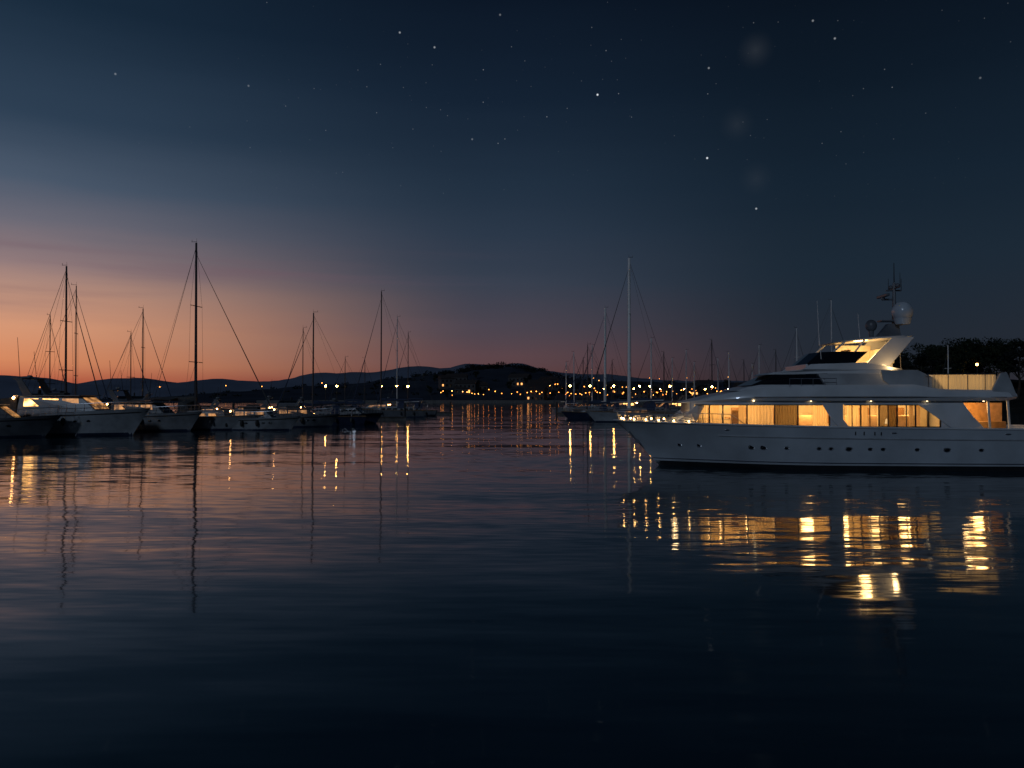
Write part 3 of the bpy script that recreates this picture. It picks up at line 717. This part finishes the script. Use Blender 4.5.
heightfield('town_hill',-420,420,260,464,820,60,midh,HILLN)
crestR=[(70,0.5),(90,2.0),(110,5),(135,7.5),(170,9),(260,12)]
def bankh(x,y):
    t=(y-178-max(0,(130-x))*0.35)/40; c=interp(crestR,x)
    n=noise.fractal(Vector((x*0.06,y*0.06,2.3)),1.0,2.0,4)
    return -1.2+(c+1.2)*max(0,min(1,t))**0.7+n*0.5*min(1,max(0,t)*3)
heightfield('harbour_bank',60,300,90,175,330,50,bankh,BANK)

# ------------------------------------------------------------ trees
def leaf_cloud(mb,c,rx,rz,n,sz,rnd):
    for _ in range(n):
        while True:
            v=Vector((rnd.uniform(-1,1),rnd.uniform(-1,1),rnd.uniform(-1,1)))
            if 0.25<v.length<1: break
        p=Vector((c[0]+v.x*rx,c[1]+v.y*rx,c[2]+v.z*rz))
        a=Vector((rnd.gauss(0,1),rnd.gauss(0,1),rnd.gauss(0,1))).normalized(); b=a.orthogonal().normalized(); s=sz*rnd.uniform(0.5,1.3)
        k=len(mb.v); mb.v+= [tuple(p-a*s),tuple(p+b*s*0.5),tuple(p+a*s),tuple(p-b*s*0.5)]; mb.f.append((k,k+1,k+2,k+3))
def rawobj(mb,name,m,parent=None):
    me=bpy.data.meshes.new(name); me.from_pydata(mb.v,[],mb.f); me.materials.append(m)
    o=bpy.data.objects.new(name,me); COL.objects.link(o)
    if parent: o.parent=parent
    return o
def tree_model(seed,H,kind,label):
    rnd=random.Random(seed)
    e=thing('tree' if kind!='pine' else 'pine_tree',label,'tree',(0,0,-80),0,'trees along the harbour shore')
    t=MB(); p=Vector((0,0,-0.5)); r=H*0.028; pts=[p]
    for i in range(6):
        q=p+Vector((rnd.uniform(-.03,.03)*H,rnd.uniform(-.03,.03)*H,H*0.13)); t.tube(p,q,r,r*0.85,7); p=q; r*=0.85; pts.append(p)
    cr=MB()
    cl=[]
    nb=16 if kind=='pine' else 20
    for i in range(nb):
        s=rnd.choice(pts[3:] if kind=='pine' else pts[2:]); a=rnd.uniform(0,6.28); l=H*rnd.uniform(0.12,0.30)
        up=rnd.uniform(0.1,0.7) if kind!='pine' else rnd.uniform(0.2,0.5)
        e2=s+Vector((math.cos(a)*l,math.sin(a)*l,l*up+ (H*0.1 if kind=='pine' else H*0.05)))
        t.tube(s,e2,r*0.8,r*0.3,5); cl.append(e2)
    cl.append(p+Vector((0,0,H*0.08)))
    for c in cl:
        rr=H*rnd.uniform(0.08,0.14)
        leaf_cloud(cr,c,rr*1.25,rr*(0.5 if kind=='pine' else 0.85),110,H*0.025,rnd)
    rawobj(t,'trunk',BARK,e); rawobj(cr,'crown',LEAF if kind!='pine' else LEAF2,e)
    return e
T=[tree_model(1,14,'broad','broad dark tree with uneven crown on the shore'),tree_model(2,12,'broad','rounded dark tree on the harbour bank'),tree_model(3,16,'pine','umbrella-shaped pine on the harbour bank'),tree_model(4,13,'pine','spreading pine on the harbour bank')]
used=[False]*4
def place_tree(k,x,y,z,s):
    if not used[k]:
        o=T[k]; o.location=(x,y,z); o.scale=(s,)*3; used[k]=True
    else: o=copy_tree(T[k],(x,y,z),random.uniform(0,6.28),s)
random.seed(5)
for px,d,top in((884,215,356),(896,205,354),(908,222,350),(920,200,352),(931,210,346),(944,198,347),(955,208,342),(967,196,344),(978,206,341),(990,200,343),(1003,205,340),(1016,198,342),(1030,205,341),(1045,200,340),(1065,205,338),(900,240,355),(940,235,347),(972,238,344),(1008,235,342),(870,235,362),(858,240,368),(1090,205,338)):
    x=at(d,px); z=bankh(x,d)-0.2; want=3.5+(397-top)/796*d-z; k=random.randrange(4)
    place_tree(k,x,d,z,want/[14,12,16,13][k]*1.02)
for i in range(36):
    x=random.uniform(-120,330); y=random.uniform(478,600); z=midh(x,y)
    if z<0.5: continue
    place_tree(random.randrange(4),x,y,z-0.3,random.uniform(0.4,0.6))
wd=MB(); rnd=random.Random(11)
for i in range(130):
    x=rnd.gauss(-15,38); y=rnd.uniform(675,715); z=midh(x,y)
    h=rnd.uniform(1.4,3.6)
    leaf_cloud(wd,(x,y,z+h*0.4),h*1.7,h*0.8,40,0.9,rnd)
for i in range(180):
    x=rnd.uniform(-420,420); y=rnd.uniform(500,700); z=midh(x,y)
    if z<1: continue
    leaf_cloud(wd,(x,y,z+0.6),3.0,1.2,20,0.9,rnd)
w=rawobj(wd,'woodland',LEAF2); w['kind']='stuff'; w['label']='dark scrub and woodland along the hill skyline'; w['category']='woodland'

# ------------------------------------------------------------ town houses
def house(wd_,dp,h,fl,label,seed):
    rnd=random.Random(seed)
    e=thing('house',label,'house',(0,0,-80),0,'houses on the far shore')
    MB().box((0,0,h/2-1),(wd_,dp,h+2)).obj('wall',STONE,e)
    r=MB(); rings=[]
    for x in(-wd_/2-0.4,wd_/2+0.4): rings.append([(x,-dp/2-0.5,h),(x,0,h+dp*0.28),(x,dp/2+0.5,h),(x,dp/2+0.5,h-0.2),(x,-dp/2-0.5,h-0.2)])
    r.loft(rings); r.box((wd_*0.25,dp*0.15,h+dp*0.25),(0.8,0.8,1.8)); r.obj('roof',ROOF,e)
    n=int(wd_/2.6)
    for f in range(fl):
        for i in range(n):
            x=-wd_/2+(i+0.5)*wd_/n; z=1.5+f*3.0
            MB().box((x,-dp/2-0.03,z),(1.1,0.08,1.4)).obj('window',HOUSEW if rnd.random()<0.22 else DGLASS,e)
    MB().box((0.9,-dp/2-0.05,0.95),(0.95,0.08,1.9)).obj('door',TEAK,e)
    return e
HS=[house(11,8,6.2,2,'two-storey rendered house with lit windows on the shore',1),house(14,8,6.4,2,'long two-storey house with lit windows on the shore',2),house(9,7,3.4,1,'single-storey house with tiled roof on the shore',3)]
hu=[False]*3
random.seed(9)
for i in range(34):
    x=random.uniform(-45,250); y=random.uniform(482,560); z=midh(x,y); k=random.randrange(3)
    if z<0.3: continue
    a=random.uniform(-0.4,0.4)
    if not hu[k]: HS[k].location=(x,y,z); HS[k].rotation_euler=(0,0,a); hu[k]=True
    else: copy_tree(HS[k],(x,y,z),a)
tl=lamp_model(6.0,WARMS,'street lamp with glowing amber globe on the far shore','street_lamp','street lamps on the far shore',0.27)
tl2=lamp_model(6.5,WARM,'street lamp with bright warm globe on the far shore','street_lamp','street lamps on the far shore',0.2)
first={0:True,1:True}
spots=[]
for px in range(438,612,8): spots.append((px+random.uniform(-3,3),random.uniform(391,397)))
for i in range(105):
    px=random.gauss(665,62) if random.random()<0.7 else random.uniform(440,900)
    if px<436: continue
    spots.append((px,random.uniform(387,397) if random.random()<0.78 else random.uniform(376,390)))
for px,y in spots:
    best=None
    for d in range(474,700,6):
        x=at(d,px); z=midh(x,d)+6.4; yy=397-(z-3.5)/d*796
        if best is None or abs(yy-y)<best[0]: best=(abs(yy-y),x,d,midh(x,d))
    if best[3]<-0.2: best=(0,best[1],best[2],0.0)
    k=0 if random.random()<0.8 else 1; s=(tl,tl2)[k]
    if first[k]: s.location=(best[1],best[2],best[3]); first[k]=False
    else: copy_tree(s,(best[1],best[2],best[3]),0,random.uniform(0.7,1.1))
for px in(40,118,160,226,262,322,418):
    d=random.uniform(815,850); x=at(d,px); copy_tree(tl,(x,d,max(0,farh(x,d))),0,random.uniform(1.3,1.9))
for px,d,k in((977,190,1.65),(1000,192,1.0),(925,186,0.8)):
    x=at(d,px); copy_tree(tl2,(x,d,max(0,bankh(x,d))),0,k)
q=thing('stone_quay','low stone quay wall along the far shore','quay',(60,470,0))
m=MB(); m.box((0,0,0.2),(420,5,2.4)); m.box((0,-2.2,1.5),(420,0.5,0.25)); m.obj('wall',CONC,q,False,0.1)

# ------------------------------------------------------------ water
def water_mat():
    m=bpy.data.materials.new('sea_water'); m.use_nodes=True; nt=m.node_tree; N=nt.nodes; Lk=nt.links.new
    b=N['Principled BSDF']; b.inputs['Base Color'].default_value=(0.006,0.03,0.046,1); b.inputs['Roughness'].default_value=0.055
    b.inputs['IOR'].default_value=1.38
    g=N.new('ShaderNodeNewGeometry')
    def slope(sx,sy,amp_x,amp_y,detail,off):
        mp=N.new('ShaderNodeMapping'); mp.inputs['Scale'].default_value=(sx,sy,1); mp.inputs['Location'].default_value=off; mp.inputs['Rotation'].default_value=(0,0,R(off[2]))
        n=N.new('ShaderNodeTexNoise'); n.inputs['Scale'].default_value=1; n.inputs['Detail'].default_value=detail; n.inputs['Roughness'].default_value=0.5
        Lk(g.outputs['Position'],mp.inputs['Vector']); Lk(mp.outputs[0],n.inputs['Vector'])
        s=N.new('ShaderNodeVectorMath'); s.operation='SUBTRACT'; s.inputs[1].default_value=(0.5,0.5,0.5); Lk(n.outputs['Color'],s.inputs[0])
        k=N.new('ShaderNodeVectorMath'); k.operation='MULTIPLY'; k.inputs[1].default_value=(amp_x,amp_y,0); Lk(s.outputs[0],k.inputs[0])
        return k.outputs[0]
    a=slope(0.06,0.34,0.008,0.075,0.5,(3,7,3))      # long gentle swell
    b2=slope(0.35,2.0,0.018,0.055,0.5,(8,1,5))      # soft wavelets
    c=slope(1.3,7.0,0.012,0.115,0.6,(11,2,-3))       # fine ripples
    big=N.new('ShaderNodeTexNoise'); big.inputs['Scale'].default_value=0.035; big.inputs['Detail'].default_value=2
    Lk(g.outputs['Position'],big.inputs['Vector'])
    # sheltered water close to the quay is calmer than the open basin
    mr=N.new('ShaderNodeMapRange'); mr.inputs[1].default_value=0.38; mr.inputs[2].default_value=0.62; mr.inputs[3].default_value=0.45; mr.inputs[4].default_value=1.15; Lk(big.outputs['Fac'],mr.inputs[0])
    sp=N.new('ShaderNodeSeparateXYZ'); Lk(g.outputs['Position'],sp.inputs[0])
    nr=N.new('ShaderNodeMapRange'); nr.interpolation_type='SMOOTHSTEP'; nr.inputs[1].default_value=9; nr.inputs[2].default_value=24; nr.inputs[3].default_value=0.35; nr.inputs[4].default_value=1.0; Lk(sp.outputs[1],nr.inputs[0])
    mu=N.new('ShaderNodeMath'); mu.operation='MULTIPLY'; Lk(mr.outputs[0],mu.inputs[0]); Lk(nr.outputs[0],mu.inputs[1])
    sc=N.new('ShaderNodeVectorMath'); sc.operation='SCALE'; Lk(c,sc.inputs[0]); Lk(mu.outputs[0],sc.inputs['Scale'])
    ad=N.new('ShaderNodeVectorMath'); Lk(a,ad.inputs[0]); Lk(sc.outputs[0],ad.inputs[1])
    ad2=N.new('ShaderNodeVectorMath'); Lk(ad.outputs[0],ad2.inputs[0]); Lk(b2,ad2.inputs[1])
    up=N.new('ShaderNodeVectorMath'); up.inputs[1].default_value=(0,0,1); Lk(ad2.outputs[0],up.inputs[0])
    nm=N.new('ShaderNodeVectorMath'); nm.operation='NORMALIZE'; Lk(up.outputs[0],nm.inputs[0]); Lk(nm.outputs[0],b.inputs['Normal'])
    return m
me=bpy.data.meshes.new('sea_water'); s=4000
me.from_pydata([(-s,-300,0),(s,-300,0),(s,5000,0),(-s,5000,0)],[],[(0,1,2,3)]); me.materials.append(water_mat())
o=bpy.data.objects.new('sea_water',me); COL.objects.link(o); o['kind']='structure'

# ------------------------------------------------------------ sky
w=bpy.data.worlds.new('World'); scene.world=w; w.use_nodes=True; nt=w.node_tree; N=nt.nodes; Lk=nt.links.new
try:
    w.cycles.sampling_method='MANUAL'; w.cycles.sample_map_resolution=256
except Exception: pass
bg=N['Background']
tc=N.new('ShaderNodeTexCoord'); sep=N.new('ShaderNodeSeparateXYZ'); Lk(tc.outputs['Generated'],sep.inputs[0])
def M(op,a,b=None,c=None,clamp=False):
    n=N.new('ShaderNodeMath'); n.operation=op; n.use_clamp=clamp
    for i,v in enumerate((a,b,c)):
        if v is None: continue
        if isinstance(v,(int,float)): n.inputs[i].default_value=v
        else: Lk(v,n.inputs[i])
    return n.outputs[0]
def ramp(fac,stops):
    r=N.new('ShaderNodeValToRGB'); el=r.color_ramp.elements
    while len(el)>1: el.remove(el[-1])
    el[0].position=stops[0][0]; el[0].color=lin(stops[0][1])
    for p,c in stops[1:]:
        e=el.new(p); e.color=lin(c)
    Lk(fac,r.inputs[0]); return r.outputs[0]
def smooth(v,a,b,o0,o1):
    mr=N.new('ShaderNodeMapRange'); mr.interpolation_type='SMOOTHSTEP'; mr.inputs[1].default_value=a; mr.inputs[2].default_value=b; mr.inputs[3].default_value=o0; mr.inputs[4].default_value=o1; Lk(v,mr.inputs[0]); return mr.outputs[0]
mp=N.new('ShaderNodeMapping'); mp.inputs['Scale'].default_value=(1.2,1.2,11); Lk(tc.outputs['Generated'],mp.inputs[0])
cn=N.new('ShaderNodeTexNoise'); cn.inputs['Scale'].default_value=1.6; cn.inputs['Detail'].default_value=5; Lk(mp.outputs[0],cn.inputs[0])
zz=M('ADD',sep.outputs[2],M('MULTIPLY',M('SUBTRACT',cn.outputs['Fac'],0.5),0.04))
left=ramp(zz,[(0.0,(152,74,54)),(0.014,(188,96,68)),(0.04,(218,140,98)),(0.075,(220,156,120)),(0.11,(192,148,128)),(0.145,(150,126,126)),(0.185,(110,108,120)),(0.235,(76,90,109)),(0.30,(47,65,85)),(0.40,(25,43,61)),(0.6,(12,24,40)),(1,(9,17,31))])
mid=ramp(zz,[(0.0,(80,50,52)),(0.02,(94,62,62)),(0.05,(92,69,74)),(0.09,(74,68,79)),(0.14,(56,64,79)),(0.2,(43,56,73)),(0.26,(33,48,65)),(0.35,(20,34,51)),(0.45,(12,23,38)),(1,(9,17,30))])
right=ramp(zz,[(0.0,(44,41,47)),(0.05,(36,42,52)),(0.15,(28,41,54)),(0.25,(21,35,49)),(0.35,(14,26,39)),(0.45,(9,18,30)),(1,(9,17,29))])
az=M('ARCTAN2',sep.outputs[0],sep.outputs[1])
dl=M('ABSOLUTE',M('ADD',az,R(42)))
f1=smooth(dl,R(4),R(41),1,0); f2=smooth(dl,R(40),R(64),1,0)
mixa=N.new('ShaderNodeMix'); mixa.data_type='RGBA'; Lk(f2,mixa.inputs[0]); Lk(right,mixa.inputs[6]); Lk(mid,mixa.inputs[7])
mix0=N.new('ShaderNodeMix'); mix0.data_type='RGBA'; Lk(f1,mix0.inputs[0]); Lk(mixa.outputs[2],mix0.inputs[6]); Lk(left,mix0.inputs[7])
mp2=N.new('ShaderNodeMapping'); mp2.inputs['Scale'].default_value=(1.3,1.3,22); mp2.inputs['Location'].default_value=(2.3,0.4,0.7); Lk(tc.outputs['Generated'],mp2.inputs[0])
cn2=N.new('ShaderNodeTexNoise'); cn2.inputs['Scale'].default_value=1.5; cn2.inputs['Detail'].default_value=6; Lk(mp2.outputs[0],cn2.inputs[0])
band=M('MULTIPLY',smooth(sep.outputs[2],0.06,0.12,0,1),smooth(sep.outputs[2],0.14,0.2,1,0))
cf=M('MULTIPLY',M('MULTIPLY',smooth(cn2.outputs['Fac'],0.45,0.7,0,0.45),band),smooth(dl,R(26),R(46),1,0))
mix=N.new('ShaderNodeMix'); mix.data_type='RGBA'; Lk(cf,mix.inputs[0]); Lk(mix0.outputs[2],mix.inputs[6]); mix.inputs[7].default_value=lin((112,84,96))
def stars(scale,thr,power,off):
    v=N.new('ShaderNodeTexVoronoi'); v.inputs['Scale'].default_value=scale
    a=N.new('ShaderNodeVectorMath'); a.inputs[1].default_value=off; Lk(tc.outputs['Generated'],a.inputs[0]); Lk(a.outputs[0],v.inputs['Vector'])
    hit=M('SUBTRACT',1.0,M('DIVIDE',v.outputs['Distance'],thr),clamp=True)
    s=N.new('ShaderNodeSeparateColor'); Lk(v.outputs['Color'],s.inputs[0])
    br=M('POWER',s.outputs[0],5.0)
    return M('MULTIPLY',M('MULTIPLY',hit,br),power)
st=stars(120,0.10,0.42,(0,0,0))
cl=N.new('ShaderNodeTexNoise'); cl.inputs['Scale'].default_value=4.0; cl.inputs['Detail'].default_value=2; Lk(tc.outputs['Generated'],cl.inputs[0])
dens=N.new('ShaderNodeMapRange'); dens.inputs[1].default_value=0.42; dens.inputs[2].default_value=0.62; Lk(cl.outputs['Fac'],dens.inputs[0])
fade=N.new('ShaderNodeMapRange'); fade.inputs[1].default_value=0.2; fade.inputs[2].default_value=0.38; Lk(sep.outputs[2],fade.inputs[0])
st=M('MULTIPLY',M('MULTIPLY',st,dens.outputs[0]),fade.outputs[0])
def dirv(px,py):
    v=Vector((px-512,796,397-py)); v.normalize(); return v
for px,py,b in((598,93,1.2),(708,157,1.2),(757,208,0.55),(434,45,0.4),(399,30,0.4),(837,36,0.35),(815,18,0.3),(113,72,0.22),(500,12,0.2),(710,66,0.3),(247,84,0.15),(472,138,0.18),(983,76,0.15)):
    d=N.new('ShaderNodeVectorMath'); d.operation='DISTANCE'; d.inputs[1].default_value=dirv(px,py)
    Lk(tc.outputs['Generated'],d.inputs[0])
    h=M('SUBTRACT',1.0,M('DIVIDE',d.outputs['Value'],0.0015),clamp=True); st=M('ADD',st,M('MULTIPLY',h,b))
neb=None
for px,py,b in((757,48,1.0),(738,123,0.6),(757,178,0.5)):
    d=N.new('ShaderNodeVectorMath'); d.operation='DISTANCE'; d.inputs[1].default_value=dirv(px,py)
    Lk(tc.outputs['Generated'],d.inputs[0])
    h=M('POWER',M('SUBTRACT',1.0,M('DIVIDE',d.outputs['Value'],0.022),clamp=True),1.6); h=M('MULTIPLY',h,0.016*b); neb=h if neb is None else M('ADD',neb,h)
st=M('ADD',st,neb)
cmb=N.new('ShaderNodeCombineColor'); Lk(M('MULTIPLY',st,0.9),cmb.inputs[0]); Lk(M('MULTIPLY',st,0.95),cmb.inputs[1]); Lk(st,cmb.inputs[2])
add=N.new('ShaderNodeMix'); add.data_type='RGBA'; add.blend_type='ADD'; add.inputs[0].default_value=1; Lk(mix.outputs[2],add.inputs[6]); Lk(cmb.outputs[0],add.inputs[7])
Lk(add.outputs[2],bg.inputs['Color']); bg.inputs['Strength'].default_value=1.0

sl=bpy.data.lights.new('fill_sun','SUN'); sl.energy=0.34; sl.angle=R(4); sl.color=(0.6,0.76,1.0)  # unseen cool fill light added to brighten the pale hulls
so=bpy.data.objects.new('fill_sun',sl); COL.objects.link(so)
so.rotation_euler=Vector((0.45,1.0,-0.5)).to_track_quat('-Z','Y').to_euler()

# ------------------------------------------------------------ camera
cd=bpy.data.cameras.new('camera'); cam=bpy.data.objects.new('camera',cd); COL.objects.link(cam)
cd.lens=28; cd.sensor_width=36; cd.clip_end=9000; cd.clip_start=0.1
cam.location=(0,0,3.5); cam.rotation_euler=(R(90.94),0,0); scene.camera=cam
scene.view_settings.view_transform='Standard'; scene.view_settings.look='None'; scene.view_settings.exposure=0
